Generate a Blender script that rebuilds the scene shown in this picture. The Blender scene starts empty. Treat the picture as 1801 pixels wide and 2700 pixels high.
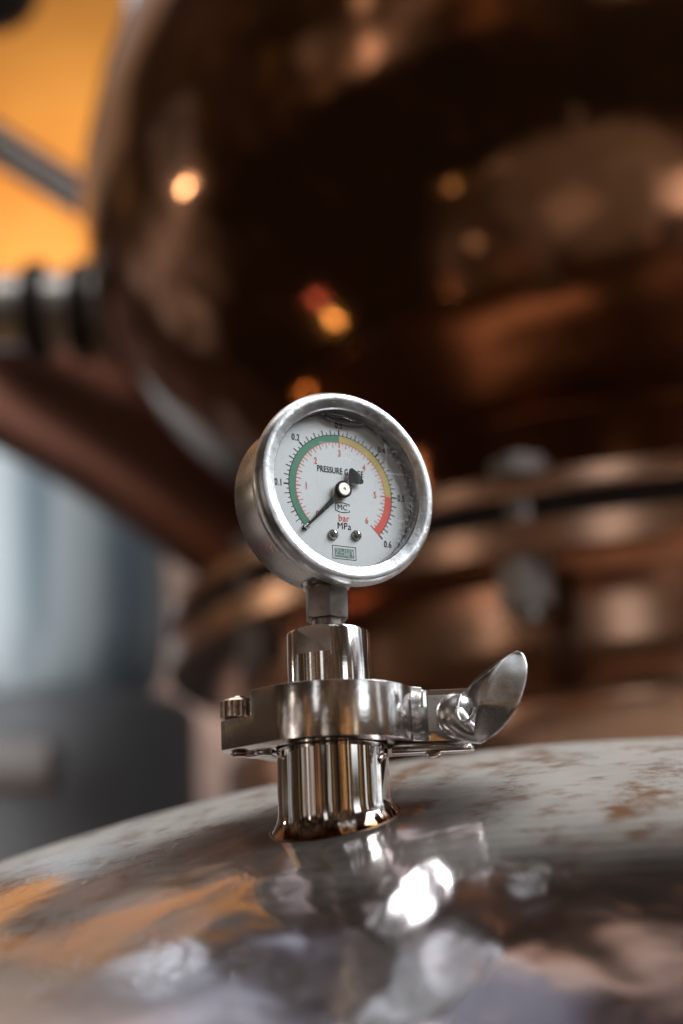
import bpy, bmesh, math, random
from mathutils import Vector, Matrix
from mathutils.bvhtree import BVHTree
random.seed(7)
R = math.radians
sc = bpy.context.scene
col = sc.collection
MM = 0.001

# ------------------------------------------------------------------ camera
F = 3752.0                       # focal length in pixels of the 1801 px wide photograph
cam_rot = Matrix.Rotation(math.pi/2 + R(17.5), 3, 'X') @ Matrix.Rotation(R(-2.5), 3, 'Z')
def ray(px, py):
    return cam_rot @ Vector(((px-900.5)/F, -(py-1350)/F, -1))
CAM = -0.476*ray(884, 2165)
def at(px, py, depth):
    return CAM + depth*ray(px, py)
cd = bpy.data.cameras.new('camera'); cam = bpy.data.objects.new('camera', cd); col.objects.link(cam)
cam.matrix_world = Matrix.Translation(CAM) @ cam_rot.to_4x4()
cd.sensor_fit = 'HORIZONTAL'; cd.sensor_width = 24; cd.lens = 24*F/1801
cd.clip_start = 0.01; cd.clip_end = 100
cd.dof.use_dof = True; cd.dof.focus_distance = 0.491; cd.dof.aperture_fstop = 4.1
cd.dof.aperture_blades = 0
sc.camera = cam

# ------------------------------------------------------------------ materials
def rgba(c): return (c[0], c[1], c[2], 1)
class NT:
    def __init__(s, nt): s.nt = nt
    def n(s, t, **kw):
        nd = s.nt.nodes.new(t)
        for k, v in kw.items():
            setattr(nd, k, v)
        return nd
    def put(s, sock, v):
        if hasattr(v, 'is_output') or isinstance(v, bpy.types.NodeSocket): s.nt.links.new(v, sock)
        else: sock.default_value = v
    def math(s, op, a, b=0.0, c=None, clamp=False):
        nd = s.n('ShaderNodeMath', operation=op, use_clamp=clamp)
        s.put(nd.inputs[0], a); s.put(nd.inputs[1], b)
        if c is not None: s.put(nd.inputs[2], c)
        return nd.outputs[0]
    def ramp(s, v, a, b, smooth=True):
        nd = s.n('ShaderNodeMapRange', interpolation_type='SMOOTHSTEP' if smooth else 'LINEAR')
        s.put(nd.inputs[0], v); nd.inputs[1].default_value = a; nd.inputs[2].default_value = b
        return nd.outputs[0]
    def mix(s, f, a, b):
        nd = s.n('ShaderNodeMix', data_type='RGBA')
        s.put(nd.inputs[0], f)
        s.put(nd.inputs[6], rgba(a) if isinstance(a, tuple) and len(a) == 3 else a)
        s.put(nd.inputs[7], rgba(b) if isinstance(b, tuple) and len(b) == 3 else b)
        return nd.outputs[2]
    def noise(s, scale, detail=3, rough=.55, vec=None, sc3=None, dist=0.0):
        if vec is None:
            vec = s.n('ShaderNodeTexCoord').outputs['Object']
        if sc3:
            mp = s.n('ShaderNodeMapping'); mp.inputs['Scale'].default_value = sc3
            s.put(mp.inputs[0], vec); vec = mp.outputs[0]
        nd = s.n('ShaderNodeTexNoise'); nd.inputs['Scale'].default_value = scale
        nd.inputs['Detail'].default_value = detail; nd.inputs['Roughness'].default_value = rough
        nd.inputs['Distortion'].default_value = dist
        s.put(nd.inputs['Vector'], vec)
        return nd.outputs[0]
    def bump(s, h, strength, distance, normal=None):
        nd = s.n('ShaderNodeBump'); nd.inputs['Strength'].default_value = strength
        nd.inputs['Distance'].default_value = distance
        s.put(nd.inputs['Height'], h)
        if normal: s.put(nd.inputs['Normal'], normal)
        return nd.outputs[0]
def newmat(name):
    m = bpy.data.materials.new(name); m.use_nodes = True
    t = NT(m.node_tree); b = m.node_tree.nodes['Principled BSDF']
    return m, t, b
def metal(name, c, rough=.15, rvar=.1, stain=None, stain_amt=.5, nscale=120, bump=0.0, bscale=60, bdist=.0003,
          streak=None, scratch=0.0):
    m, t, b = newmat(name)
    b.inputs['Metallic'].default_value = 1
    n1 = t.noise(nscale, 5, .65)
    if stain:
        f = t.ramp(n1, .62 - .2*stain_amt, .78)
        t.put(b.inputs['Base Color'], t.mix(f, c, stain))
    else:
        t.put(b.inputs['Base Color'], t.mix(t.ramp(n1, .35, .7), c, tuple(x*.86 for x in c)))
    n2 = t.noise(nscale*.45, 6, .7)
    r = t.math('MULTIPLY_ADD', n2, rvar*2, rough - rvar)
    t.put(b.inputs['Roughness'], t.math('MAXIMUM', r, .02))
    nrm = None
    if bump:
        nrm = t.bump(t.noise(bscale, 3, .5), bump, bdist)
    if streak:
        nrm = t.bump(t.noise(streak[0], 2, .5, sc3=streak[1]), streak[2], .0002, nrm)
    if scratch:
        s_ = t.noise(330, 3, .7, sc3=(1, .10, 2.2), dist=.25)
        nrm = t.bump(t.ramp(s_, .6, .66), scratch, .0001, nrm)
    if nrm: t.put(b.inputs['Normal'], nrm)
    return m
def plain(name, c, rough=.5, metallic=0.0, var=.12, nscale=80, coat=0.0):
    m, t, b = newmat(name)
    b.inputs['Metallic'].default_value = metallic
    t.put(b.inputs['Base Color'], t.mix(t.ramp(t.noise(nscale, 5, .6), .3, .7), c, tuple(x*(1-var*2) for x in c)))
    b.inputs['Roughness'].default_value = rough
    b.inputs['Coat Weight'].default_value = coat
    return m

STEEL = (.62, .60, .58)
M = {}
M['pipe'] = metal('polished_steel_pipe', (.56, .52, .49), .05, .03, (.30, .16, .08), .25, 60, .25, 35, .0002)
t_ = NT(M['pipe'].node_tree); b_ = M['pipe'].node_tree.nodes['Principled BSDF']
old = b_.inputs['Base Color'].links[0].from_socket
oz = t_.n('ShaderNodeTexCoord').outputs['Object']; sz_ = t_.n('ShaderNodeSeparateXYZ'); t_.put(sz_.inputs[0], oz)
hz_ = t_.math('SUBTRACT', t_.math('ADD', sz_.outputs[2], t_.math('MULTIPLY', t_.noise(110, 4, .6), .006)), t_.math('MULTIPLY_ADD', sz_.outputs[0], .14, t_.math('MULTIPLY', sz_.outputs[1], .31)))
t_.put(b_.inputs['Base Color'], t_.mix(t_.math('SUBTRACT', 1.0, t_.ramp(hz_, .0035, .0075)), old, (.16, .07, .03)))
M['adapter'] = metal('turned_steel', (.66, .63, .60), .10, .05, None, 0, 300, 0, 60, .0001, streak=(900, (.02, .02, 1), .05))
M['flat'] = metal('milled_flat', (.42, .36, .32), .38, .05, None, 0, 700, .3, 1500, .00005)
M['clamp'] = metal('cast_steel', (.68, .65, .63), .145, .08, (.36, .27, .22), .35, 110, .35, 130, .0003, scratch=.06)
M['lug'] = metal('rough_cast_steel', (.72, .72, .71), .40, .12, (.3, .27, .25), .35, 500, .9, 1500, .00016)
M['wing'] = metal('polished_cast_steel', (.64, .63, .62), .27, .10, (.40, .37, .35), .5, 160, .3, 90, .0003, scratch=.05)
M['grime'] = metal('brown_stained_steel', (.44, .36, .31), .20, .1, (.16, .08, .05), .6, 220, .5, 300, .0002)
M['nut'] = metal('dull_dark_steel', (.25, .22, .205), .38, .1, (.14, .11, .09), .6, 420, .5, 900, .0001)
M['brass'] = metal('dull_brass', (.42, .30, .14), .35, .1, (.15, .1, .05), .5, 500)
M['case'] = metal('satin_steel_case', (.36, .34, .33), .27, .08, (.36, .33, .31), .4, 130, .25, 60, .0003, scratch=.25)
M['bezel'] = metal('worn_steel_bezel', (.50, .51, .52), .34, .16, (.28, .24, .22), .75, 210, .6, 190, .00035, scratch=.25)
M['hub'] = metal('silver_hub', (.72, .69, .64), .35, .05, None, 0, 300)
M['screw'] = metal('dark_screw', (.35, .36, .34), .25, .1, (.15, .16, .14), .4, 900)
M['black'] = plain('black_enamel', (.010, .010, .011), .38)
M['black'].node_tree.nodes['Principled BSDF'].inputs['Specular IOR Level'].default_value = .15
M['ink'] = plain('black_ink', (.010, .010, .012), .6)
M['ink'].node_tree.nodes['Principled BSDF'].inputs['Specular IOR Level'].default_value = .1
M['red'] = plain('red_ink', (.72, .06, .03), .5, 0, .05)
M['green'] = plain('green_ink', (.025, .22, .125), .5, 0, .06)
M['yellow'] = plain('ochre_ink', (.60, .46, .12), .5, 0, .08)
M['stampgreen'] = plain('faded_green_ink', (.17, .33, .26), .6, 0, .3, 900)
M['white_ink'] = plain('white_ink', (.5, .56, .55), .6)
M['gap'] = plain('black_rubber_slot_shade', (.006, .006, .006), .6)  # gasket rubber, also the painted shade of the screw slots

# dial: pale grey enamel with faint smudges
m, t, b = newmat('pale_dial')
sm = t.ramp(t.noise(160, 6, .7), .52, .8); fine = t.ramp(t.noise(900, 4, .7), .62, .75)
c1 = t.mix(t.math('MULTIPLY', sm, .45), (.70, .74, .75), (.52, .55, .55))
t.put(b.inputs['Base Color'], t.mix(t.math('MULTIPLY', fine, .35), c1, (.30, .29, .27)))
b.inputs['Roughness'].default_value = .45
M['dial'] = m

# glass with scratches and dust: mostly clear, a thin diffuse film where scratched
m, t, b = newmat('scratched_glass')
nt = m.node_tree
tr = t.n('ShaderNodeBsdfTransparent'); gl = t.n('ShaderNodeBsdfGlossy'); df = t.n('ShaderNodeBsdfDiffuse')
gl.inputs['Roughness'].default_value = .05
gl.inputs['Color'].default_value = (.9, .95, 1, 1)
df.inputs['Color'].default_value = (.8, .82, .84, 1)
fr = t.n('ShaderNodeFresnel'); fr.inputs[0].default_value = 1.5
bf = t.n('ShaderNodeNewGeometry').outputs['Backfacing']
s1 = t.ramp(t.noise(420, 2, .6, sc3=(1.6, 1, .10), dist=1.2), .665, .69)
s2 = t.ramp(t.noise(380, 2, .6, sc3=(.12, 1, 1.5), dist=1.6), .685, .70)
cl = t.ramp(t.noise(70, 5, .6), .45, .8)
spk = t.ramp(t.noise(1800, 2, .5), .73, .78)
mp = t.n('ShaderNodeTexCoord').outputs['Object']
sep = t.n('ShaderNodeSeparateXYZ'); t.put(sep.inputs[0], mp)
# dirt collected against the lower right of the rim
rr = t.n('ShaderNodeVectorMath', operation='LENGTH'); cmb = t.n('ShaderNodeCombineXYZ')
t.put(cmb.inputs[0], sep.outputs[0]); t.put(cmb.inputs[2], t.math('SUBTRACT', sep.outputs[2], .1123-.0685))
t.put(rr.inputs[0], cmb.outputs[0])
rim = t.math('MULTIPLY', t.ramp(rr.outputs['Value'], .0225, .0285), t.ramp(sep.outputs[0], .004, .02))
rimd = t.math('MULTIPLY', rim, t.ramp(t.noise(900, 4, .8), .50, .66))
film = t.math('ADD', t.math('MULTIPLY', s1, .16), t.math('MULTIPLY', s2, .16))
film = t.math('ADD', film, t.math('MULTIPLY', cl, .008))
film = t.math('ADD', film, t.math('MULTIPLY', spk, .4))
film = t.math('ADD', film, t.math('MULTIPLY', rimd, .45), clamp=True)
m1 = t.n('ShaderNodeMixShader'); m2 = t.n('ShaderNodeMixShader')
t.put(m1.inputs[0], film); nt.links.new(tr.outputs[0], m1.inputs[1]); nt.links.new(df.outputs[0], m1.inputs[2])
t.put(m2.inputs[0], t.math('MULTIPLY', fr.outputs[0], t.math('SUBTRACT', 1.0, bf))); nt.links.new(m1.outputs[0], m2.inputs[1]); nt.links.new(gl.outputs[0], m2.inputs[2])
nt.links.new(m2.outputs[0], nt.nodes['Material Output'].inputs[0])
M['glass'] = m
m, t, b = newmat('clear_liquid')
b.inputs['Transmission Weight'].default_value = 1; b.inputs['Roughness'].default_value = .02; b.inputs['IOR'].default_value = 1.35
t.put(b.inputs['Base Color'], t.mix(t.noise(300), (.9, .92, .92), (.8, .82, .82)))
M['liquid'] = m

# the tank head: mirror polished, hammered slightly, dusty where it is flattest, brown stains
m, t, b = newmat('stained_polished_tank')
oc = t.n('ShaderNodeTexCoord').outputs['Object']
nZ = t.noise(11, 5, .6, oc, (1, 1, 1), .6)
geo = t.n('ShaderNodeNewGeometry'); sp = t.n('ShaderNodeSeparateXYZ'); t.put(sp.inputs[0], geo.outputs['True Normal'])
flatness = t.ramp(t.math('ADD', sp.outputs[2], t.math('MULTIPLY_ADD', nZ, .02, -.01)), .915, .95)
nA = t.noise(14, 6, .62, oc); nB = t.noise(42, 7, .68, oc); nC = t.noise(300, 5, .7, oc)
sxo = t.n('ShaderNodeSeparateXYZ'); t.put(sxo.inputs[0], oc)
stainm = t.math('MULTIPLY', t.math('MULTIPLY', t.ramp(nA, .50, .64), t.ramp(nB, .42, .60)), t.ramp(t.math('SUBTRACT', sxo.outputs[0], t.math('MULTIPLY', sxo.outputs[1], -.35)), -.02, .04))
ln = t.n('ShaderNodeVectorMath', operation='LENGTH'); t.put(ln.inputs[0], oc)
near = t.math('ADD', ln.outputs['Value'], t.math('MULTIPLY', nB, .007))
ringm = t.math('MULTIPLY', t.math('SUBTRACT', 1.0, t.ramp(near, .029, .037)), .9)
base = t.mix(t.ramp(nB, .35, .7), (.56, .53, .55), (.44, .40, .42))
base = t.mix(t.math('MULTIPLY', stainm, .85), base, (.30, .17, .09))
base = t.mix(ringm, base, (.20, .10, .05))
t.put(b.inputs['Base Color'], base)
b.inputs['Metallic'].default_value = 1
rg = t.math('MULTIPLY_ADD', flatness, .05, .105)
rg = t.math('ADD', rg, t.math('MULTIPLY', stainm, .2))
t.put(b.inputs['Roughness'], rg)
hb = t.bump(t.noise(7, 1, .4, oc), .25, .006)
hb = t.bump(t.noise(38, 2, .4, oc), .25, .0010, hb)
nearw = t.math('MULTIPLY', t.math('SUBTRACT', 1.0, t.ramp(ln.outputs['Value'], .10, .30)), t.ramp(sxo.outputs[0], -.07, .0))
hb = t.bump(t.math('MULTIPLY', t.noise(22, 2, .4, oc, (1, .7, 1), .6), nearw), .55, .0055, hb)
hb = t.bump(t.ramp(t.noise(70, 3, .6, oc, (1, .06, 1), .2), .58, .64), .22, .0002, hb)
hb = t.bump(nC, .15, .0001, hb)
t.put(b.inputs['Normal'], hb)
leftdust = t.math('MULTIPLY', t.ramp(t.math('MULTIPLY_ADD', sxo.outputs[0], -1.0, t.math('MULTIPLY', nZ, .10)), .03, .16), .40)
d2 = t.n('ShaderNodeBsdfDiffuse')
t.put(d2.inputs[0], t.mix(stainm, t.mix(t.ramp(t.noise(55, 6, .7, oc), .48, .66), (.50, .47, .43), (.30, .23, .18)), (.20, .10, .05)))
dm = t.math('MULTIPLY', t.math('MAXIMUM', t.math('MULTIPLY_ADD', flatness, .90, .03), leftdust), t.math('MULTIPLY_ADD', t.ramp(nB, .3, .6), .10, .62))
dm = t.math('MULTIPLY', dm, t.math('MULTIPLY_ADD', t.ramp(near, .040, .085), .8, .2))
dm = t.math('MAXIMUM', dm, t.math('MULTIPLY', stainm, .6))
ms = t.n('ShaderNodeMixShader'); t.put(ms.inputs[0], dm)
m.node_tree.links.new(b.outputs[0], ms.inputs[1]); m.node_tree.links.new(d2.outputs[0], ms.inputs[2])
m.node_tree.links.new(ms.outputs[0], m.node_tree.nodes['Material Output'].inputs[0])
M['tank'] = m

M['copper'] = metal('dark_polished_copper', (.18, .078, .034), .09, .03, (.13, .06, .03), .4, 5, .3, 9, .005)
M['copper'].node_tree.nodes['Principled BSDF'].inputs['Metallic'].default_value = .8
M['copper2'] = metal('bright_copper', (.56, .34, .23), .21, .05, (.3, .13, .06), .4, 6, .12, 5, .004)
M['copper3'] = metal('red_copper', (.12, .05, .034), .42, .08, (.3, .1, .05), .4, 5, .5, 8, .006)
M['bsteel'] = metal('plain_steel', (.40, .38, .37), .35, .08, (.4, .38, .36), .3, 12)
M['boltsteel'] = metal('brown_bolt_steel', (.17, .15, .14), .42, .08, None, 0, 12)
M['bdark'] = plain('dark_iron', (.02, .018, .017), .5, .3)
m, t, b = newmat('blue_grey_tank')
t.put(b.inputs['Base Color'], t.mix(t.ramp(t.noise(7, 2, .5, sc3=(1, 1, .05)), .38, .62), (.56, .62, .65), (.22, .28, .33)))  # vertical light and dark bands painted in for reflections on steel
b.inputs['Roughness'].default_value = .75
M['bluegrey'] = m
m, t, b = newmat('amber_wall')
t.put(b.inputs['Base Color'], t.mix(t.ramp(t.noise(1.6, 3, .5), .3, .7), (.78, .36, .07), (.60, .24, .04)))
b.inputs['Roughness'].default_value = .6
M['amber'] = m
m, t, b = newmat('brown_wall')
t.put(b.inputs['Base Color'], t.mix(t.ramp(t.noise(2.2, 3, .5), .4, .65), (.09, .065, .06), (.26, .18, .16)))
b.inputs['Roughness'].default_value = .7
M['brownwall'] = m
M['palepipe'] = plain('pale_paint', (.24, .21, .20), .6)

# ------------------------------------------------------------------ mesh helpers
def link(name, bm, mat, parent=None, angle=35):
    me = bpy.data.meshes.new(name)
    bmesh.ops.recalc_face_normals(bm, faces=bm.faces)
    bm.to_mesh(me); bm.free()
    for p in me.polygons: p.use_smooth = True
    me.set_sharp_from_angle(angle=R(angle))
    for x in (mat if isinstance(mat, list) else [mat]): me.materials.append(x)
    o = bpy.data.objects.new(name, me); col.objects.link(o)
    if parent: o.parent = parent
    return o
def thing(name, label, cat, loc=(0, 0, 0), rz=0.0, group=None):
    o = bpy.data.objects.new(name, None); col.objects.link(o)
    o.empty_display_size = .02
    o.location = loc; o.rotation_euler = (0, 0, rz)
    o['label'] = label; o['category'] = cat
    if group: o['group'] = group
    return o
def lathe(bm, prof, segs=96, mat=Matrix(), a0=0.0, a1=2*math.pi, close=False):
    full = abs(a1-a0-2*math.pi) < 1e-6
    n = segs if full else segs+1
    rings = []
    for (r, z) in prof:
        if r < 1e-9:
            rings.append([bm.verts.new(mat @ Vector((0, 0, z)))]*n)
        else:
            rings.append([bm.verts.new(mat @ Vector((r*math.cos(a0+(a1-a0)*i/segs), r*math.sin(a0+(a1-a0)*i/segs), z))) for i in range(n)])
    pairs = list(zip(rings, rings[1:]))
    if close: pairs.append((rings[-1], rings[0]))
    for A, B in pairs:
        for i in range(segs):
            j = (i+1) % n
            vs = []
            for v in (A[i], A[j], B[j], B[i]):
                if v not in vs: vs.append(v)
            if len(vs) >= 3: bm.faces.new(vs)
def rot_to(axis):
    return Vector((0, 0, 1)).rotation_difference(Vector(axis).normalized()).to_matrix().to_4x4()
def cyl(bm, p, q, r, segs=32, ch=0.0):
    p = Vector(p); q = Vector(q); L = (q-p).length
    mt = Matrix.Translation(p) @ rot_to(q-p)
    if ch: prof = [(0, 0), (r-ch, 0), (r, ch), (r, L-ch), (r-ch, L), (0, L)]
    else: prof = [(0, 0), (r, 0), (r, L), (0, L)]
    lathe(bm, prof, segs, mt)
def prism(bm, pts, z0, z1):
    lo = [bm.verts.new((x, y, z0)) for x, y in pts]; hi = [bm.verts.new((x, y, z1)) for x, y in pts]
    bm.faces.new(lo[::-1]); bm.faces.new(hi)
    for i in range(len(pts)):
        j = (i+1) % len(pts)
        bm.faces.new((lo[i], lo[j], hi[j], hi[i]))
def box(bm, c, s, mt=Matrix()):
    r = bmesh.ops.create_cube(bm, size=1, matrix=mt @ Matrix.Translation(c) @ Matrix.Diagonal((*s, 1)))
    return r['verts']
def tube(bm, pts, r, segs=24):
    pts = [Vector(p) for p in pts]; rings = []
    rr = r if isinstance(r, (list, tuple)) else [r]*len(pts)
    up = None
    for i, p in enumerate(pts):
        d = (pts[min(i+1, len(pts)-1)]-pts[max(i-1, 0)]).normalized()
        if up is None: up = d.orthogonal().normalized()
        up = (up - d*up.dot(d)).normalized(); sd = d.cross(up)
        rings.append([bm.verts.new(p + rr[i]*(math.cos(a)*up + math.sin(a)*sd)) for a in [2*math.pi*k/segs for k in range(segs)]])
    for A, B in zip(rings, rings[1:]):
        for i in range(segs): bm.faces.new((A[i], A[(i+1) % segs], B[(i+1) % segs], B[i]))
    bm.faces.new(rings[0][::-1]); bm.faces.new(rings[-1])
def spline(pts, n=8):
    pts = [Vector(p) for p in pts]; out = []
    for i in range(len(pts)-1):
        p0 = pts[max(i-1, 0)]; p1 = pts[i]; p2 = pts[i+1]; p3 = pts[min(i+2, len(pts)-1)]
        for k in range(n):
            u = k/n
            out.append(.5*((2*p1)+(p2-p0)*u+(2*p0-5*p1+4*p2-p3)*u*u+(3*p1-p0-3*p2+p3)*u**3))
    out.append(pts[-1]); return out
def bake(o, mods, angle=35):
    """apply modifiers set up by the callback, keep materials"""
    for f in mods: f(o)
    dg = bpy.context.evaluated_depsgraph_get(); dg.update()
    me = bpy.data.meshes.new_from_object(o.evaluated_get(dg))
    o.modifiers.clear(); o.data = me
    for p in me.polygons: p.use_smooth = True
    me.set_sharp_from_angle(angle=R(angle))
def bev(w, seg=3, ang=40):
    def f(o):
        m = o.modifiers.new('b', 'BEVEL'); m.width = w; m.segments = seg; m.limit_method = 'ANGLE'; m.angle_limit = R(ang)
        m.harden_normals = False
    return f
def cut(cutter):
    def f(o):
        m = o.modifiers.new('c', 'BOOLEAN'); m.operation = 'DIFFERENCE'; m.object = cutter; m.solver = 'EXACT'
    return f
def kill(o):
    bpy.data.objects.remove(o, do_unlink=True)

# ------------------------------------------------------------------ the tank head with its nozzle
RT = 1.0
S = Vector((.1337, .2975, -.9453)); S = S*(RT/S.length)
tank = thing('steel_tank', 'large domed stainless tank head, stained and mirror polished, carrying the gauge fitting', 'tank', S + Vector((0, 0, -.0)))
bm = bmesh.new()
mt = rot_to((0, 0, 1))
prof = [(RT*math.sin(R(a)), RT*math.cos(R(a))) for a in [0]+[i*.5 for i in range(1, 141)]]
lathe(bm, prof, 360, mt)
dome = link('domed_head', bm, M['tank'], tank, 60)
# texture space of the dome is centred on the nozzle
dome.data.transform(Matrix.Translation(S)); dome.location = -S
def tank_z(x, y):
    return S.z + math.sqrt(max(0, RT*RT-(x-S.x)**2-(y-S.y)**2))
# nozzle pipe, flared where it is welded into the dome
bm = bmesh.new()
segs = 128; rings = []
levels = [0, .02, .04, .06, .09, .12, .16, .2, .3, .4, .6, .8, 1]
for lv in levels:
    ring = []
    for i in range(segs):
        a = 2*math.pi*i/segs
        k = max(0, 1-lv/.2)
        r = .0190 + .0028*k**2.2
        x, y = r*math.cos(a), r*math.sin(a)
        zb = tank_z(x, y) - .0003
        z = zb + (.0330-zb)*lv
        ring.append(bm.verts.new((x, y, z)))
    rings.append(ring)
for A, B in zip(rings, rings[1:]):
    for i in range(segs): bm.faces.new((A[i], A[(i+1) % segs], B[(i+1) % segs], B[i]))
bm.faces.new(rings[-1])
noz = link('nozzle_pipe', bm, M['pipe'], tank, 60); noz.location = -S
bm = bmesh.new()
tp = []
for i in range(97):
    a = 2*math.pi*i/96; r = .0217 + .0001*math.sin(a*9)
    x, y = r*math.cos(a), r*math.sin(a); tp.append((x, y, tank_z(x, y)-.0002))
tube(bm, tp, .0006, 10)
w = link('weld_bead', bm, metal('dark_weld', (.12, .075, .05), .35, .1, (.05, .03, .02), .5, 300), noz, 60)
w.location = (0, 0, 0)
# ferrule flange inside the clamp
bm = bmesh.new(); lathe(bm, [(.0188, .0262), (.0195, .0262), (.0248, .0300), (.0248, .0328), (.0188, .0328)], 96, close=True)
fl = link('ferrule', bm, M['adapter'], noz)

# ------------------------------------------------------------------ adapter
ad = thing('threaded_adapter', 'turned steel ferrule adapter with a milled wrench flat, held in the clamp under the gauge', 'adapter', (0, 0, .0335))
z0 = .0335
bm = bmesh.new()
RA = .0144
lathe(bm, [(0, 0), (.0248, 0), (.0248, .0025), (.017, .0055), (RA, .0065), (RA, .0633-z0-.0), (RA-.0003, .0643-z0-.0002), (RA-.0012, .0647-z0), (.0062, .0655-z0), (0, .0655-z0)], 128)
body = link('body', bm, M['adapter'], ad)
cm = bmesh.new()
ang = R(-22)  # the flat faces a little left of the camera
mt = Matrix.Rotation(ang, 4, 'Z')
box(cm, (0, -.0129-.005, .0600-z0+.0011), (.05, .010, .0120), mt)
co = link('cut', cm, M['flat'])
co.location = ad.location
body.data.materials.append(M['flat'])
bake(body, [cut(co)], 30); kill(co)
for p in body.data.polygons:
    n = mt.to_3x3().inverted() @ p.normal
    c = mt.inverted() @ p.center
    if n.y < -.99 and abs(c.y+.0129) < .0002: p.material_index = len(body.data.materials)-1 if body.data.materials[-1] == M['flat'] else 1
bm = bmesh.new(); lathe(bm, [(0, .0640-z0), (.0056, .0640-z0), (.0056, .0700-z0), (0, .0700-z0)], 48)
link('threaded_neck', bm, M['nut'], ad)

# ------------------------------------------------------------------ clamp
ZB, ZT = .0243, .0425
clampt = thing('pipe_clamp', 'polished two piece sanitary clamp with hinge on one side and wing nut on the other', 'clamp', (0, 0, ZB))
dz = -ZB
RC = .0290
def arc(r, a0, a1, n):
    return [(r*math.cos(R(a0+(a1-a0)*i/n)), r*math.sin(R(a0+(a1-a0)*i/n))) for i in range(n+1)]
P = Vector((-.0372, -.0062)); d = P.length
ta = math.degrees(math.atan2(P.y, P.x)) + 360 + math.degrees(math.acos(RC/d))
front = [(-.0372, .0045), (-.0372, -.0062)] + arc(RC, ta, 340, 44)
front += [(.0292, -.0083), (.0316, -.0066), (.0345, -.0060), (.0475, -.0060), (.0475, -.0008), (.0215, -.0008)] + arc(.0205, 358, 182, 40) + [(-.0262, -.0008), (-.0262, .0045)]
bm = bmesh.new(); prism(bm, front, ZB+dz, ZT+dz)
half = link('front_half', bm, M['clamp'], clampt)
cm = bmesh.new(); box(cm, (-.0372, 0, ZB+.0098+.01+dz), (.0215, .05, .020))           # notch over the tongue
box(cm, (.0475, 0, ZT-.0008+.01+dz), (.0330, .05, .020))                              # lug sits a little lower
co = link('cut', cm, M['clamp']); co.location = clampt.location
bake(half, [cut(co), bev(.0011, 4, 28)], 50); kill(co)
# recessed lug face of rough casting
bm = bmesh.new(); box(bm, (.0395, -.0062, (.0268+.0405)/2+dz), (.0135, .0012, .0122))
lf = link('lug_face', bm, M['lug'], half); bake(lf, [bev(.0003, 2)])
back = [(.0475, .0008), (.0475, .0060), (.0345, .0060), (.0300, .0083)] + arc(RC, 18, 160, 44) + [(-.0300, .0075), (-.0320, .0052), (-.0262, .0030), (-.0262, .0012)] + arc(.0205, 176, 2, 40)
bm = bmesh.new(); prism(bm, back, ZB-.0012+dz, ZT-.0006+dz)
bh = link('back_half', bm, M['clamp'], clampt); bake(bh, [bev(.0009, 3, 28)], 50)
# hinge knuckle above the tongue, pin through both
bm = bmesh.new(); cyl(bm, (-.0318, -.0004, ZB+.0106+dz), (-.0318, -.0004, ZT-.0004+dz), .0061, 48, .0009)
link('hinge_knuckle', bm, M['grime'], clampt)
bm = bmesh.new(); cyl(bm, (-.0316, 0, ZT-.0008+dz), (-.0316, 0, ZT+.0008+dz), .0026, 32, .0006)
cyl(bm, (-.0316, 0, ZB-.0016+dz), (-.0316, 0, ZB+.0002+dz), .0030, 32, .0007)
link('hinge_pin', bm, M['grime'], clampt)
# closing link under the lug with its rivet
bm = bmesh.new()
o_ = [(.0200, -.0052), (.0440, -.0052)] + [(.0440+.0040*math.cos(a), -.0012+.0040*math.sin(a)) for a in [R(-90+180*i/14) for i in range(1, 14)]] + [(.0440, .0028), (.0200, .0028)]
prism(bm, o_, ZB-.0034+dz, ZB-.0012+dz)
lk = link('link_plate', bm, M['clamp'], clampt); bake(lk, [bev(.0004, 2)])
bm = bmesh.new(); mt = Matrix.Translation((.0340, -.0030, ZB-.0034+dz)) @ Matrix.Rotation(math.pi, 4, 'X')
lathe(bm, [(.0030, 0), (.0030, .0002), (.0026, .0011), (.0016, .0017), (0, .0019)], 32, mt)
link('rivet', bm, M['grime'], clampt)
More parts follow.
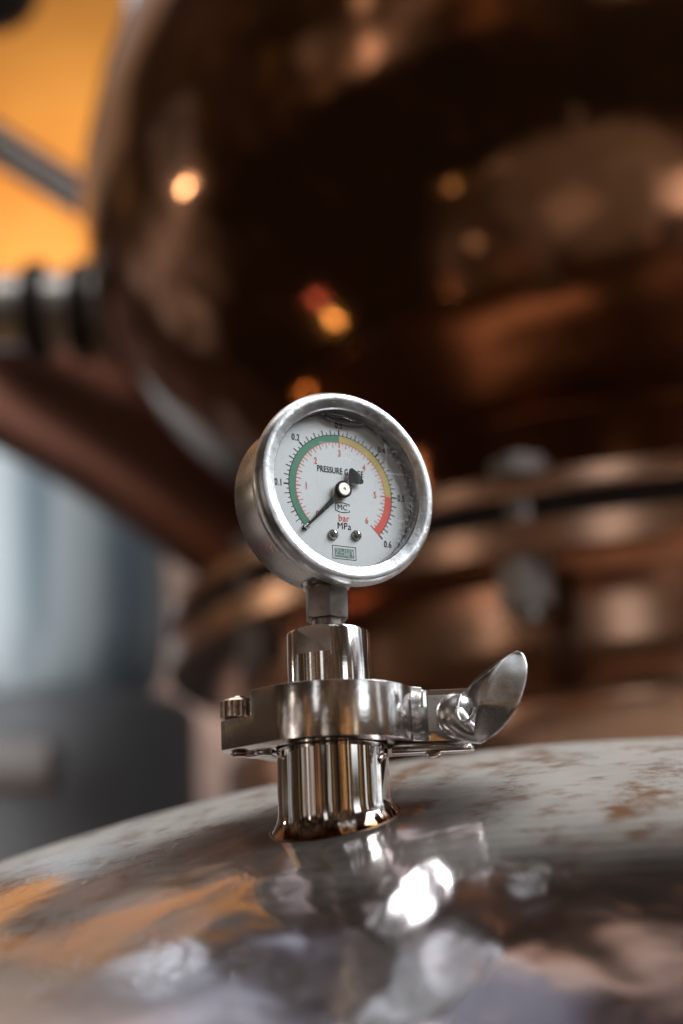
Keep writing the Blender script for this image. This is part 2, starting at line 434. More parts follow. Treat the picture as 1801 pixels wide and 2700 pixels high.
# wing nut: bell shaped hub on the closing bolt and a hollow, leaf shaped wing
wn = Matrix.Translation(-clampt.location)
hub_c = at(1207, 1886, .4745)
ax = Vector((.30, -.95, -.06)).normalized()
bm = bmesh.new()
mt = wn @ Matrix.Translation(hub_c - ax*.0012) @ rot_to(ax)
lathe(bm, [(0, 0), (.0076, 0)] + [(.0077*math.cos(R(a)), .0006+.0050*math.sin(R(a))) for a in range(0, 90, 6)] + [(0, .0056)], 64, mt)
link('wing_nut_hub', bm, M['wing'], clampt, 50)
bm = bmesh.new(); b0 = hub_c - ax*.001; mt = wn
cyl(bm, wn @ (hub_c - ax*.012), wn @ (hub_c - ax*.0008), .0040, 32)
link('closing_bolt', bm, M['clamp'], clampt)
def c2p(X, Y, dep): return at(1000+X/3.733, 1680+Y/3.733, dep)
def sheet(bm, L, Rr, bulge, nu=28, nv=10, thick=.0014, mt=Matrix(), edge=.0):
    """a curved shell between two edge curves with a hollow of the given depth, closed to a solid"""
    Ls = spline(L, 8); Rs = spline(Rr, 8)
    def samp(a, u):
        k = u*(len(a)-1); i = min(int(k), len(a)-2); return a[i].lerp(a[i+1], k-i)
    grid = []
    for i in range(nu+1):
        u = i/nu; p = samp(Ls, u); q = samp(Rs, u); row = []
        for j in range(nv+1):
            v = j/nv; x = p.lerp(q, v)
            away = (x-CAM).normalized()
            row.append(x + away*bulge*4*v*(1-v)*math.sin(math.pi*min(1, u*1.0))**.6 - away*edge*max(0, 1-abs((u-.56-.10*v)/.5))**1.0)
        grid.append(row)
    F_ = [[bm.verts.new(mt @ x) for x in r] for r in grid]
    B_ = [[bm.verts.new(mt @ (x + (x-CAM).normalized()*thick)) for x in r] for r in grid]
    for i in range(nu):
        for j in range(nv):
            bm.faces.new((F_[i][j], F_[i+1][j], F_[i+1][j+1], F_[i][j+1]))
            bm.faces.new((B_[i][j], B_[i][j+1], B_[i+1][j+1], B_[i+1][j]))
        bm.faces.new((F_[i][0], B_[i][0], B_[i+1][0], F_[i+1][0])); bm.faces.new((F_[i][nv], F_[i+1][nv], B_[i+1][nv], B_[i][nv]))
    for j in range(nv):
        bm.faces.new((F_[0][j], F_[0][j+1], B_[0][j+1], B_[0][j])); bm.faces.new((F_[nu][j], B_[nu][j], B_[nu][j+1], F_[nu][j+1]))
bm = bmesh.new()
L = [c2p(1335, 140, .4745), c2p(1250, 195, .4735), c2p(1140, 292, .4715), c2p(1060, 430, .4695), c2p(1000, 600, .468), c2p(955, 700, .467), c2p(930, 850, .4665), c2p(930, 1000, .4665), c2p(975, 1042, .467)]
Rr = [c2p(1362, 132, .4745), c2p(1420, 165, .4738), c2p(1456, 250, .4725), c2p(1462, 350, .471), c2p(1440, 480, .4695), c2p(1385, 650, .468), c2p(1290, 810, .467), c2p(1150, 955, .4665), c2p(990, 1043, .467)]
sheet(bm, L, Rr, .0006, 40, 12, .0015, wn, .0030)
def smooth_it(o):
    m = o.modifiers.new('s', 'SMOOTH'); m.factor = .5; m.iterations = 4
wing = link('wing', bm, M['wing'], clampt, 60); bake(wing, [smooth_it, bev(.0006, 3, 50)], 60)
bm = bmesh.new()   # dark sheet painting the shade in the hollow between blade and ribbon
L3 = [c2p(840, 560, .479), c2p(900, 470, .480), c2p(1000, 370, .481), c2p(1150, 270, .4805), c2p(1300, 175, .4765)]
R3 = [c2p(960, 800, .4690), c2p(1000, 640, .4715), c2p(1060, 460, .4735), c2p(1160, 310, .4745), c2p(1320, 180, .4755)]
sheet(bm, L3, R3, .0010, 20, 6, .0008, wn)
link('wing_hollow_shade', bm, M['nut'], clampt, 60)
bm = bmesh.new()   # the ribbon behind that curls from the hub up to the tip
L = [c2p(700, 585, .477), c2p(800, 560, .478), c2p(880, 490, .479), c2p(960, 400, .4795), c2p(1090, 292, .479), c2p(1260, 180, .477), c2p(1350, 140, .4755)]
Rr = [c2p(730, 830, .4690), c2p(840, 815, .4695), c2p(895, 690, .4745), c2p(960, 560, .477), c2p(1060, 420, .4775), c2p(1200, 260, .4765), c2p(1350, 160, .475)]
sheet(bm, L, Rr, .0012, 30, 8, .0012, wn)
rb = link('wing_back', bm, M['wing'], clampt, 60); bake(rb, [bev(.0004, 3, 50)], 60)
bm = bmesh.new()   # bright curled lip joining hub and wing
tube(bm, [wn @ p for p in spline([c2p(800, 570, .4735), c2p(775, 660, .471), c2p(770, 760, .4685), c2p(800, 825, .4670), c2p(860, 830, .4665), c2p(925, 770, .4665), c2p(955, 690, .467)], 6)], .00065, 14)
tube(bm, [wn @ p for p in spline([c2p(740, 800, .4735), c2p(830, 890, .4715), c2p(940, 960, .4695), c2p(1050, 1010, .468)], 6)], [.0052, .0052, .0051, .0050, .0048, .0046, .0044, .0042, .0040, .0038, .0036, .0034, .0031, .0028, .0025, .0022, .0018, .0013, .0005][:19], 20)
link('wing_root', bm, M['wing'], clampt, 60)

# ------------------------------------------------------------------ pressure gauge
ZG = .1123                                   # height of the dial centre
GZ = .0685
g = thing('pressure_gauge', 'round liquid filled steel pressure gauge with green, yellow and red scale, on the fitting', 'gauge', (0, 0, GZ), R(30))
cz = ZG-GZ
FW = .0032
# dial frame: x right, z up, -y out of the dial
AX = Matrix.Translation((0, -FW, cz)) @ Matrix.Rotation(R(90), 4, 'X')   # local z of the lathe -> -y
def L2(prof, name, mat, parent=g, segs=160, close=False, ang=35):
    bm = bmesh.new(); lathe(bm, prof, segs, AX, close=close); return link(name, bm, mat, parent, ang)
L2([(0, -.0078-FW), (.0300, -.0078-FW), (.0312, -.0074-FW), (.0318, -.0064-FW), (.0318, .0085), (.0292, .0085), (.0292, .0100), (0, .0100)], 'case', M['case'])
L2([(.0300, .0070), (.0325, .0070), (.0334, .0076), (.0336, .0086), (.0331, .0094), (.0334, .0100), (.0343, .0103), (.0349, .0112), (.0352, .0126), (.0351, .0142), (.0346, .0157), (.0337, .0167), (.0326, .0170), (.0314, .0168), (.0298, .0160), (.0290, .0157), (.0286, .0152), (.0285, .0140), (.0285, .0106), (.0300, .0104)], 'bezel', M['bezel'], close=True, ang=28)
L2([(0, .0141), (.0286, .0141), (.0286, .0135), (0, .0135)], 'glass', M['glass'])
dial = L2([(.0, .0104), (.0283, .0104), (.0283, .0101), (0, .0101)], 'dial', M['dial'])
def pol(r, a, y):          # a: degrees clockwise from the top
    return Vector((r*math.sin(R(a)), -y-FW, cz + r*math.cos(R(a))))
def band(bm, r0, r1, a0, a1, y, n=40, mi=0):
    vs = [(bm.verts.new(pol(r0, a0+(a1-a0)*i/n, y)), bm.verts.new(pol(r1, a0+(a1-a0)*i/n, y))) for i in range(n+1)]
    for A, B in zip(vs, vs[1:]):
        f = bm.faces.new((A[0], B[0], B[1], A[1])); f.material_index = mi
RO, RI = .0205, .0180
bm = bmesh.new()
band(bm, RI, RO, -135, 0, .01043, 60, 0); band(bm, RI, RO, 0, 90, .01043, 50, 1); band(bm, RI, RO, 90, 135, .01043, 30, 2)
link('colour_band', bm, [M['green'], M['yellow'], M['red']], dial)
bm = bmesh.new()
def tick(a, r0, r1, w, mi):
    ca = pol(1, a, 0) - Vector((0, 0, cz)); t_ = Vector((ca.z, 0, -ca.x))
    y = .01047
    q = [pol(r0, a, y)-t_*w/2, pol(r0, a, y)+t_*w/2, pol(r1, a, y)+t_*w/2, pol(r1, a, y)-t_*w/2]
    f = bm.faces.new([bm.verts.new(v) for v in q]); f.material_index = mi
band(bm, RO, RO+.00022, -135, 135, .01046, 160, 0)
band(bm, RI-.00018, RI, -135, 135, .01046, 160, 1)
for i in range(61):
    a = -135+4.5*i
    if i % 10 == 0:
        tick(a, RO+.0001, RO+.0021, .0005, 0); tick(a, RI-.0020, RI, .00040, 1)
    elif i % 2 == 0:
        tick(a, RO+.0001, RO+.0021, .0003, 0); tick(a, RI-.0020, RI, .00022, 1)
    else:
        tick(a, RO+.0001, RO+.0011, .00028, 0); tick(a, RI-.0011, RI, .00022, 1)
tick(135, RI-.0004, RO+.0020, .00035, 1)
link('scale_marks', bm, [M['ink'], M['red']], dial)
def text(bm, s, size, x, z, mi, sx=1.0, rot=0.0, y=.0105, bold=0.0):
    cu = bpy.data.curves.new('t', 'FONT'); cu.body = s; cu.size = 1; cu.align_x = 'CENTER'; cu.align_y = 'CENTER'
    cu.resolution_u = 4; cu.offset = bold/size; cu.space_character = 1.06
    o = bpy.data.objects.new('t', cu); col.objects.link(o)
    dg = bpy.context.evaluated_depsgraph_get(); dg.update()
    me = bpy.data.meshes.new_from_object(o.evaluated_get(dg))
    mt = Matrix.Translation((x, -y-FW, cz+z)) @ Matrix.Rotation(R(-rot), 4, 'Y') @ Matrix.Rotation(R(90), 4, 'X') @ Matrix.Diagonal((sx*size, size, size, 1))
    me.transform(mt)
    n0 = len(bm.faces); bm.from_mesh(me); bm.faces.ensure_lookup_table()
    for f in bm.faces[n0:]: f.material_index = mi
    bpy.data.objects.remove(o); bpy.data.curves.remove(cu); bpy.data.meshes.remove(me)
bm = bmesh.new()
for i, s in enumerate(['0', '0.1', '0.2', '0.3', '0.4', '0.5', '0.6']):
    a = -135+45*i; r = .0246 if s not in ('0.3',) else .0243
    if i: text(bm, s, .0034, r*math.sin(R(a)) + (.0006 if i == 6 else 0), r*math.cos(R(a)) - (.0004 if i == 6 else 0), 0, .72, 0, bold=.00004)
for i in range(7):
    a = -135+45*i; r = .0138
    if i == 6: r = .0140
    text(bm, str(i), .0034, r*math.sin(R(a)), r*math.cos(R(a)), 1, .72, 0, bold=.00004)
text(bm, 'PRESSURE GAUGE', .0032, .0000, .0071, 0, .70, 0, bold=.00004)
text(bm, 'bar', .0034, .0006, -.0101, 1, .92, 0, bold=.00004)
text(bm, 'MPa', .0035, .0006, -.0130, 0, .90, 0, bold=0)
text(bm, 'MC', .0027, .0002, -.0062, 0, 1.0, 0, bold=0)
def frame(x0, x1, z0_, z1_, w, mi, notch=0.0, y=.01047):
    pts = [(x0, z0_+notch), (x0+notch*.1, z1_-notch*.9), (x0*.5, z1_-notch*.1), ((x0+x1)/2, z1_+notch*.1), (x1*.5, z1_-notch*.1), (x1-notch*.2, z1_-notch*.6), (x1-notch*.2, z1_-notch*1.4)]
    pts2 = [(x1-notch*.2, z0_+notch*1.4), (x1-notch*.2, z0_+notch*.6), (x1*.5, z0_+notch*.1), ((x0+x1)/2, z0_-notch*.1), (x0*.5, z0_+notch*.1), (x0, z0_+notch)]
    if notch == 0: pts = [(x0, z0_), (x0, z1_), (x1, z1_), (x1, z0_), (x0, z0_)]; pts2 = []
    for P_ in (pts, pts2):
        for p, q in zip(P_, P_[1:]):
            p = Vector((p[0], -y-FW, cz+p[1])); q = Vector((q[0], -y-FW, cz+q[1])); d_ = (q-p).normalized(); n_ = Vector((d_.z, 0, -d_.x))*w/2
            d_ = d_*w/2
            f = bm.faces.new([bm.verts.new(v) for v in (p-d_-n_, q+d_-n_, q+d_+n_, p-d_+n_)]); f.material_index = mi
frame(-.0026, .0031, -.0079, -.0045, .00026, 0, .0006)
frame(-.0044, .0048, -.0249, -.0203, .00020, 0)
v = [(-.0036, -.0243), (.0041, -.0243), (.0041, -.0211), (-.0036, -.0211)]
f = bm.faces.new([bm.verts.new((x, -.01047-FW, cz+z)) for x, z in v]); f.material_index = 2
text(bm, 'ZHIJY', .0034, .0003, -.0227, 3, .90, 0, y=.01052, bold=.00004)
link('lettering', bm, [M['ink'], M['red'], M['stampgreen'], M['white_ink']], dial)
# needle: points at zero, broad black tail
nd = bmesh.new()
na = -135.5
def npnt(u, w, y):   # along the needle, across, height
    u_ = Vector((math.sin(R(na)), 0, math.cos(R(na)))); w_ = Vector((u_.z, 0, -u_.x))
    return Vector((0, 0, cz)) + u_*u + w_*w + Vector((0, -y-FW, 0))
outl = [(.0222, -.00012), (.0222, .00022), (.0120, .00070), (.0024, .00105), (-.0024, .0010), (-.0044, .0012), (-.0072, .0032), (-.0080, .0035), (-.0088, .0030), (-.0095, .0000), (-.0088, -.0030), (-.0080, -.0035), (-.0072, -.0032), (-.0044, -.0012), (-.0024, -.00115), (.0024, -.00105), (.0120, -.00070)]
lo = [nd.verts.new(npnt(u, w, .0118)) for u, w in outl]; hi = [nd.verts.new(npnt(u, w, .01215)) for u, w in outl]
nd.faces.new(lo[::-1]); nd.faces.new(hi)
for i in range(len(outl)):
    j = (i+1) % len(outl); nd.faces.new((lo[i], lo[j], hi[j], hi[i]))
lathe(nd, [(.0018, .0104), (.0018, .0116), (.0031, .0117), (.0031, .0126), (.0029, .0129), (.0025, .0129), (.0025, .0122), (0, .0122)], 48, AX)
needle = link('needle', nd, M['black'], g)
L2([(0, .0122), (.00240, .0122), (.00240, .01275), (.0022, .0129), (.0005, .0129), (.00045, .0125), (0, .0125)], 'hub_cap', M['hub'], needle, 40)
bm = bmesh.new()
for (rx, rz) in ((-.0145, -.0147),):
    lathe(bm, [(.0011, .0104), (.0011, .0114), (.0008, .0118), (0, .0119)], 24, Matrix.Translation((rx, 0, rz)) @ AX)
link('stop_pin', bm, M['screw'], g)
for sx_ in (-.0040, .0053):
    bm = bmesh.new()
    mt = Matrix.Translation((sx_, 0, -.0165+.0007*(sx_ > 0))) @ AX
    lathe(bm, [(0, .0103), (.0019, .0103), (.0019, .0108), (.0016, .0114), (.0009, .0118), (0, .0119)], 36, mt)
    s_ = link('screw', bm, M['screw'], g)
    cb = bmesh.new()
    for k in (20, 110):
        box(cb, (0, 0, .0119-.00002*(k > 90)), (.0021, .00040, .0003), mt @ Matrix.Rotation(R(k), 4, 'Z'))
    link('cross_slot_shade', cb, M['gap'], s_)  # black bars standing in for the shade inside the slots
# air bubble at the top of the liquid
bm = bmesh.new()
bmesh.ops.create_uvsphere(bm, u_segments=40, v_segments=20, radius=1, matrix=Matrix.Translation((.0012, -.0121-FW, cz+.0262)) @ Matrix.Rotation(R(4), 4, 'Y') @ Matrix.Diagonal((.0088, .0013, .0016, 1)))
link('air_bubble', bm, M['liquid'], g)
# stem nut below the case
zb = .0006; zt = cz-.0318+.0035
bm = bmesh.new()
hexr = .0079
hp = [(hexr*math.cos(R(a)), hexr*math.sin(R(a))) for a in [60*k-51 for k in range(6)]]
prism(bm, hp, .0004, .0112)
nut = link('stem_nut', bm, M['nut'], g)
cm = bmesh.new()   # turned chamfers top and bottom
lathe(cm, [(.0066, -.001), (.0100, -.001), (.0100, .0024), (.0082, .0014), (.0070, .0002), (.0066, -.0004)], 64, close=True)
lathe(cm, [(.0068, .0126), (.0100, .0126), (.0100, .0092), (.0082, .0104), (.0072, .0113)], 64, close=True)
co = link('cut', cm, M['nut']); co.location = g.location; co.rotation_euler = g.rotation_euler
bake(nut, [cut(co), bev(.00025, 2, 40)], 40); kill(co)
bm = bmesh.new(); lathe(bm, [(0, .0106), (.0068, .0106), (.0068, .0132), (.0060, .0136), (.0060, .0200), (0, .0200)], 48)
link('stem_collar', bm, M['brass'], g)
bm = bmesh.new(); lathe(bm, [(.0061, .0118), (.0084, .0118), (.0090, .0135), (.0096, .0165), (.0096, .0180), (.0061, .0180)], 48, close=True)
link('stem_boss', bm, M['case'], g)

# ------------------------------------------------------------------ background: the copper still
DS = 2.0
Axy = at(1700, 1350, DS); AXY = Vector((Axy.x, Axy.y, 0))
def zfor(px, py, depth_y):
    """height of the point on the ray (px,py) at world distance depth_y along Y from the camera"""
    r_ = ray(px, py); return (CAM + r_*(depth_y/r_.y)).z
RB, RF = .785, .665
ydist = AXY.y - CAM.y
zgap = zfor(1700, 1277, ydist-RF)
zft = zfor(1700, 1180, ydist-RF); zfb = zfor(1700, 1412, ydist-RF)
still = thing('copper_still', 'huge dark polished copper still with bulging belly over a bolted flange, out of focus', 'still', (AXY.x, AXY.y, zgap))
zmax = zfor(300, 640, ydist) ; ztop = zfor(470, 0, ydist-.1)
def zr(z): return z - zgap
import_pts = [(1560, .40), (1420, .45), (1330, .52), (1240, .595), (1110, .675), (950, .740), (800, .773), (640, .785), (500, .775), (380, .755), (180, .715), (0, .650), (-150, .565), (-280, .45), (-360, .32), (-400, .18)]
prof = [(RF*.6, zr(zft)-.01)] + [(p.x, p.y) for p in spline([Vector((r_, zr(zfor(300, y_, ydist)), 0)) for y_, r_ in import_pts[1:]], 6)]
prof = [p for p in prof if p[1] >= zr(zft)-.011]
prof += [(.17, prof[-1][1]+.06), (.16, prof[-1][1]+.6)]
bm = bmesh.new(); lathe(bm, prof, 200)
belly = link('belly', bm, M['copper'], still, 60)
bm = bmesh.new(); lathe(bm, [(RF*.58, .012), (RF-.004, .012), (RF, .016), (RF, zr(zft)-.004), (RF-.006, zr(zft)), (RF*.58, zr(zft))], 200, close=True)
link('upper_flange', bm, M['copper2'], still)
bm = bmesh.new(); lathe(bm, [(RF*.88, -.0115), (RF-.02, -.0115), (RF-.02, .0115), (RF*.88, .0115)], 200, close=True)
link('gasket', bm, M['gap'], still)
bm = bmesh.new(); lathe(bm, [(RF*.80, -.012), (RF-.004, -.012), (RF, -.016), (RF, zr(zfb)+.004), (RF-.006, zr(zfb)), (RF*.80, zr(zfb))], 200, close=True)
link('lower_flange', bm, M['copper2'], still)
RP = RF*.86
zpb = zfor(1700, 1790, ydist-RP)
bm = bmesh.new(); lathe(bm, [(RF*.84, zr(zfb)+.005), (RP, zr(zfb)-.001), (RP, zr(zpb)+.05), (RP*1.005, zr(zpb)+.02), (RP*1.03, zr(zpb)), (RP*1.035, zr(zpb)-.02), (RP*1.01, zr(zpb)-.05), (RP*.99, zr(zpb)-.4), (RP*.8, zr(zpb)-.9), (0, zr(zpb)-1.0)], 200)
link('pot', bm, M['copper2'], still, 60)
for k, a in enumerate((-145, -113, -80)):
    mt = Matrix.Rotation(R(a+0), 4, 'Z')
    bm = bmesh.new()
    lathe(bm, [(0, zr(zfb)-.06), (.014, zr(zfb)-.06), (.014, zr(zft)+.02), (0, zr(zft)+.02)], 20, mt @ Matrix.Translation((RF*.975, 0, 0)))
    hx = [(.030*math.cos(R(60*q)), .030*math.sin(R(60*q))) for q in range(6)]
    m_ = len(bm.verts)
    prism(bm, hx, zr(zfb)-.045, zr(zfb)-.001); prism(bm, hx, zr(zft)+.001, zr(zft)+.018)
    bm.verts.ensure_lookup_table()
    for v_ in bm.verts[m_:]: v_.co = mt @ (v_.co + Vector((RF*.975-.012, 0, 0)))
    link('flange_bolt', bm, M['boltsteel'], still)

# horizontal steel pipe with clamps, left of the belly
up = thing('steel_union_pipe', 'blurred horizontal steel pipe with dark clamp bands, left of the copper belly', 'pipe', at(-200, 810, 2.3))
o0 = up.location.copy(); P0 = at(-300, 830, 2.3)-o0; P1 = at(420, 810, 2.3)-o0; dirv = (P1-P0).normalized()
bm = bmesh.new(); cyl(bm, P0, P1, .062, 48); link('pipe', bm, M['bsteel'], up)
for px_ in (100, 222):
    c_ = at(px_, 822, 2.3)-o0
    bm = bmesh.new(); cyl(bm, c_-dirv*.017, c_+dirv*.017, .082, 40, .006); link('clamp_band', bm, M['bdark'], up)
# thick sloping copper duct
dk = thing('copper_duct', 'thick dark red copper duct sloping down behind the still, blurred', 'duct', at(-200, 900, 2.6))
bm = bmesh.new(); tube(bm, [at(-400, 820, 2.6)-dk.location, at(0, 960, 2.6)-dk.location, at(300, 1130, 2.6)-dk.location, at(700, 1400, 2.6)-dk.location], .14, 64)
link('duct_body', bm, M['copper3'], dk, 60)
# diagonal steel pipe high on the left
sp_ = thing('sloping_pipe', 'blurred grey steel pipe sloping across the amber wall, upper left corner', 'pipe', at(0, 400, 3.0))
bm = bmesh.new(); tube(bm, [at(-300, 190, 3.0)-sp_.location, at(0, 385, 3.0)-sp_.location, at(420, 650, 3.0)-sp_.location], .042, 32)
link('pipe_run', bm, metal('brown_grey_pipe', (.22, .19, .18), .4, .08, None, 0, 10), sp_, 60)
# dark rounded lamp housing in the corner
bm = bmesh.new(); bmesh.ops.create_uvsphere(bm, u_segments=32, v_segments=16, radius=.10)
hs = link('dark_fixture', bm, M['bdark']); hs.location = at(-20, -40, 3.0); hs['label'] = 'dark rounded fixture peeking into the top left corner'; hs['category'] = 'fixture'
# blue grey tank
bt = thing('blue_grey_tank', 'tall pale blue grey tank, strongly blurred, below the red copper duct', 'tank', at(130, 1700, 3.1))
b0_ = bt.location
zt_ = zfor(130, 1000, (b0_-CAM).y) - b0_.z; zb_ = zfor(130, 1850, (b0_-CAM).y) - b0_.z
bm = bmesh.new(); lathe(bm, [(0, zt_+.15), (.12, zt_+.13), (.255, zt_), (.255, zb_+.12), (.245, zb_+.06), (.22, zb_+.01), (.16, zb_-.04), (0, zb_-.07)], 96)
link('tank_shell', bm, M['bluegrey'], bt, 60)
bm = bmesh.new(); cyl(bm, (.05, 0, zb_-.9), (.05, 0, zb_-.02), .27, 64, .02)
link('plinth', bm, plain('dark_blue_grey_plinth', (.15, .15, .16), .6), bt)
# pale pipe end low on the left
pe = thing('pale_pipe_end', 'pale pinkish pipe end, strongly blurred, at the lower left edge', 'pipe', at(-100, 2020, 2.6))
bm = bmesh.new(); cyl(bm, at(-300, 2040, 2.6)-pe.location, at(150, 2020, 2.6)-pe.location, .05, 32, .01); link('pipe_body', bm, M['palepipe'], pe)
# steel elbow and sight glass tube between the pot and the fitting
# back wall and upper amber wall
def wall(name, pts, y, mat, label=None):
    bm = bmesh.new(); vs = [bm.verts.new(p) for p in pts]; bm.faces.new(vs)
    r_ = bmesh.ops.extrude_face_region(bm, geom=bm.faces[:])
    for v_ in r_['geom']:
        if isinstance(v_, bmesh.types.BMVert): v_.co.y += .1
    o = link(name, bm, mat); o['kind'] = 'structure'; return o
YW = 4.2
zs = zfor(200, 1150, YW-CAM.y)
wall('wall_upper', [(-2.1, YW, zs), (.6, YW, zs), (.6, YW, 3.75), (-2.1, YW, 3.75)], YW, M['amber'])
wall('wall_lower', [(-4, YW-.02, -2.0), (5, YW-.02, -2.0), (5, YW-.02, zs), (-4, YW-.02, zs)], YW, M['brownwall'])
wall('wall_right', [(.6, YW-.01, zs), (5, YW-.01, zs), (5, YW-.01, 3.75), (.6, YW-.01, 3.75)], YW, M['brownwall'])

# ------------------------------------------------------------------ light: the surroundings as a procedural environment
w = bpy.data.worlds.new('World'); sc.world = w; w.use_nodes = True
t = NT(w.node_tree); bg = w.node_tree.nodes['Background']
gen = t.n('ShaderNodeTexCoord').outputs['Generated']
sx = t.n('ShaderNodeSeparateXYZ'); t.put(sx.inputs[0], gen)
az = t.math('MULTIPLY', t.math('ARCTAN2', sx.outputs[0], sx.outputs[1]), 57.2958)   # 0 ahead, + to the right
elv = t.math('MULTIPLY', t.math('ARCSINE', sx.outputs[2]), 57.2958)
def rect(a, ha, e, he, c, s, soft=1.5):
    da = t.math('ABSOLUTE', t.math('SUBTRACT', az, a)); de = t.math('ABSOLUTE', t.math('SUBTRACT', elv, e))
    ma = t.math('SUBTRACT', 1.0, t.ramp(da, ha-soft, ha+soft)); me_ = t.math('SUBTRACT', 1.0, t.ramp(de, he-soft, he+soft))
    k = t.math('MULTIPLY', t.math('MULTIPLY', ma, me_), s)
    nd_ = t.n('ShaderNodeVectorMath', operation='SCALE'); nd_.inputs[0].default_value = c; t.put(nd_.inputs['Scale'], k)
    return nd_.outputs[0]
def addv(a, b_):
    nd_ = t.n('ShaderNodeVectorMath', operation='ADD'); t.put(nd_.inputs[0], a); t.put(nd_.inputs[1], b_); return nd_.outputs[0]
clutter = t.noise(3.2, 5, .65, gen, (1, 1, .5)); cl2 = t.noise(15, 3, .6, gen, (1, 1, .4))
bc = t.mix(t.ramp(clutter, .40, .68), (.012, .008, .006), (.10, .062, .042))
bc = t.mix(t.math('MULTIPLY', t.math('MULTIPLY', t.ramp(cl2, .56, .70), t.math('SUBTRACT', 1.0, t.ramp(elv, 18, 32))), .6), bc, (.55, .34, .13))
acc = bc
ceil_ = t.mix(t.ramp(t.noise(3.4, 3, .5, gen), .46, .60), (.028, .014, .018), (.24, .25, .31))
acc = t.mix(t.math('MULTIPLY', t.ramp(elv, 34, 50), t.ramp(sx.outputs[1], -.1, .3)), acc, ceil_)
flr = t.math('MULTIPLY_ADD', t.ramp(elv, -16, -3), .85, .15)
fl_ = t.n('ShaderNodeVectorMath', operation='SCALE'); t.put(fl_.inputs[0], acc); t.put(fl_.inputs['Scale'], flr); acc = fl_.outputs[0]
RECTS = [
    (134, 6.5, 14, 6, (.86, .94, 1.0), 2.6, 1.2),     # window behind the camera; several patches below are added for their reflections
    (80, 14, 11, 7, (.80, .88, .95), 1.4, 3),
    (-44, 17, 38, 15, (.85, .55, .34), .5, 4),  # tan patch added so the left of the dome mirrors tan
    (172, 28, 52, 13, (.88, .94, 1.0), .9, 5),  # high bright patch added to lighten the upper half of the wing
    (-62, 15, -8, 12, (.9, .8, .75), .6, 4),  # low pale patch added to put a crescent on the belly rim
    (85, 18, 32, 12, (.85, .92, 1.0), .7, 4),  # broad bright patch added for bezel and wing to mirror
    (-128, 1.6, 5, 12, (1.0, .88, .80), 2.6, .6),
    (-128, 13, 2, 9, (.60, .52, .48), .8, 3),
    (-172, 3.5, 1, 9, (.75, .72, .68), .5, 1),
    (160, 7, 0, 9, (.75, .33, .12), .4, 2),
    (147, 1.2, 3, 11, (1.0, .80, .6), 1.6, .5),
    (-161, 3.2, 16, 7, (.9, .92, .95), 1.3, 1),
    (-150, 5, 4, 11, (.6, .28, .12), .3, 2),
    (-80, 6, 6, 12, (.8, .82, .85), .5, 2),
    (-30, 10, 54, 7, (.85, .9, 1.0), .5, 5),
    (16, 5, 44, 3, (.9, .95, 1.0), 1.5, 2),
    (2, 3, 36, 2, (.9, .95, 1.0), 1.6, 2),
    (111, 2.0, 12, 8, (.95, .95, .95), 1.0, .6),
]
brk = t.math('MULTIPLY_ADD', t.ramp(t.noise(7, 3, .6, gen), .40, .60), 1.15, .25)
def tank_dir(px, py):
    d_ = ray(px, py).normalized(); oc_ = CAM-S; b_ = oc_.dot(d_); D_ = b_*b_-(oc_.dot(oc_)-RT*RT)
    p_ = CAM + d_*(-b_-math.sqrt(max(D_, 0))); n_ = (p_-S)/RT; q_ = d_-2*d_.dot(n_)*n_
    return math.degrees(math.atan2(q_.x, q_.y)), math.degrees(math.asin(q_.z))
for px_, py_, ha_, he_, c_, k_ in ((380, 2530, 2.6, 2.6, (.80, .90, 1.0), 1.3), (1130, 2330, 2.2, 1.6, (.9, .95, 1.0), 5.0), (1390, 2270, 1.5, 1.2, (.9, .95, 1.0), 5.0), (1500, 2450, 5, 3, (.7, .75, .9), .6), (950, 2450, 1.0, 3.0, (.95, .97, 1.0), 4.0)):  # bright patches added where their mirror images fall on the dome
    a_, e_ = tank_dir(px_, py_); print('pane', px_, py_, round(a_), round(e_)); RECTS.append((a_, ha_, e_, he_, c_, k_, 1.2))
for r_ in RECTS:
    v_ = rect(*r_)
    if r_ in RECTS[:15] and r_[0] not in (134, -30, 16, 2, -161, -44):
        q_ = t.n('ShaderNodeVectorMath', operation='SCALE'); t.put(q_.inputs[0], v_); t.put(q_.inputs['Scale'], brk); v_ = q_.outputs[0]
    acc = addv(acc, v_)
t.put(bg.inputs[0], acc); bg.inputs[1].default_value = 1.0

def area(name, loc, target, sx_, sy_, power, c):
    ld = bpy.data.lights.new(name, 'AREA'); ld.shape = 'RECTANGLE'; ld.size = sx_; ld.size_y = sy_; ld.energy = power; ld.color = c
    o = bpy.data.objects.new(name, ld); col.objects.link(o); o.location = loc
    o.rotation_euler = (Vector(target)-Vector(loc)).to_track_quat('-Z', 'Y').to_euler(); return o
G0 = Vector((0, 0, .1))
area('window_light', (2.7, -.45, 2.5), G0, 1.9, 1.9, 175, (.92, .96, 1.0))
area('overhead_light', (-.5, .55, 2.6), G0, 1.5, 1.5, 18, (1.0, .97, .93))
area('wall_fill', (-.9, 2.7, 2.4), (-.9, 4.2, 1.5), .7, .7, 38, (1.0, .80, .58))  # unseen light added to brighten the amber wall
area('low_wall_fill', (-.2, 2.9, .1), (-.5, 4.2, .25), .6, .4, 16, (1.0, .88, .8))  # unseen light added to lift the lower wall and its reflection in the pot
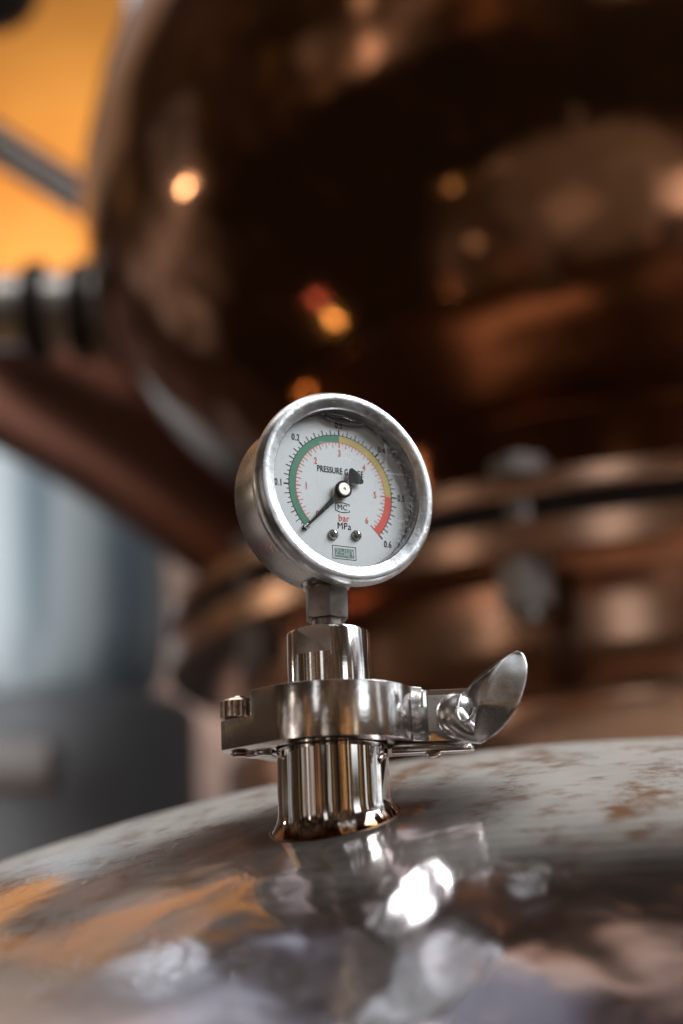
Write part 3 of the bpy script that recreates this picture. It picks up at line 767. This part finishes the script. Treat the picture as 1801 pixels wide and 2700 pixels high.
area('tank_fill', (-1.2, 1.9, .75), (-.7, 3.2, .4), 1.2, 1.2, 9, (.9, .96, 1.0))  # unseen light added to brighten the blue grey tank

# small lamps behind the camera whose mirror images glint in the copper belly
dg = bpy.context.evaluated_depsgraph_get(); dg.update()
bvh = BVHTree.FromObject(belly, dg); mw = belly.matrix_world.copy(); inv = mw.inverted()
def glint(px, py, dist, rad, power, c):
    o_ = inv @ CAM; d_ = (inv.to_3x3() @ ray(px, py)).normalized()
    h, n_, i_, _ = bvh.ray_cast(o_, d_)
    if h is None: return
    me = belly.data; p_ = me.polygons[i_]
    wts = []; nn = Vector()
    for vi in p_.vertices:
        v_ = me.vertices[vi]; wgt = 1/((v_.co-h).length+1e-6); nn += v_.normal*wgt
    nn.normalize()
    if nn.dot(d_) > 0: nn = -nn
    rf = d_ - 2*d_.dot(nn)*nn
    ld = bpy.data.lights.new('small_lamp', 'POINT'); ld.energy = power; ld.shadow_soft_size = rad; ld.color = c
    o = bpy.data.objects.new('small_lamp', ld); col.objects.link(o); o.location = mw @ (h + rf*dist)
glint(487, 490, 2.2, .03, 7.0, (1.0, .86, .66))
glint(832, 785, 1.8, .024, .9, (1.0, .30, .26))
glint(880, 852, 1.8, .024, 1.6, (1.0, .72, .25))
glint(818, 1035, 1.8, .024, 1.3, (1.0, .45, .12))
glint(1195, 500, 2.2, .03, .4, (1.0, .75, .35))
glint(1495, 815, 2.0, .03, .15, (1.0, .65, .35))
glint(1605, 895, 2.0, .03, .2, (1.0, .75, .45))

# ------------------------------------------------------------------ render settings
sc.render.engine = 'CYCLES'
sc.cycles.use_denoising = True
sc.cycles.max_bounces = 8; sc.cycles.transparent_max_bounces = 8
sc.cycles.caustics_reflective = False; sc.cycles.caustics_refractive = False
sc.cycles.sample_clamp_indirect = 6
sc.render.resolution_x = 683; sc.render.resolution_y = 1024
sc.view_settings.view_transform = 'Standard'; sc.view_settings.look = 'None'
sc.view_settings.exposure = .18; sc.view_settings.gamma = 1
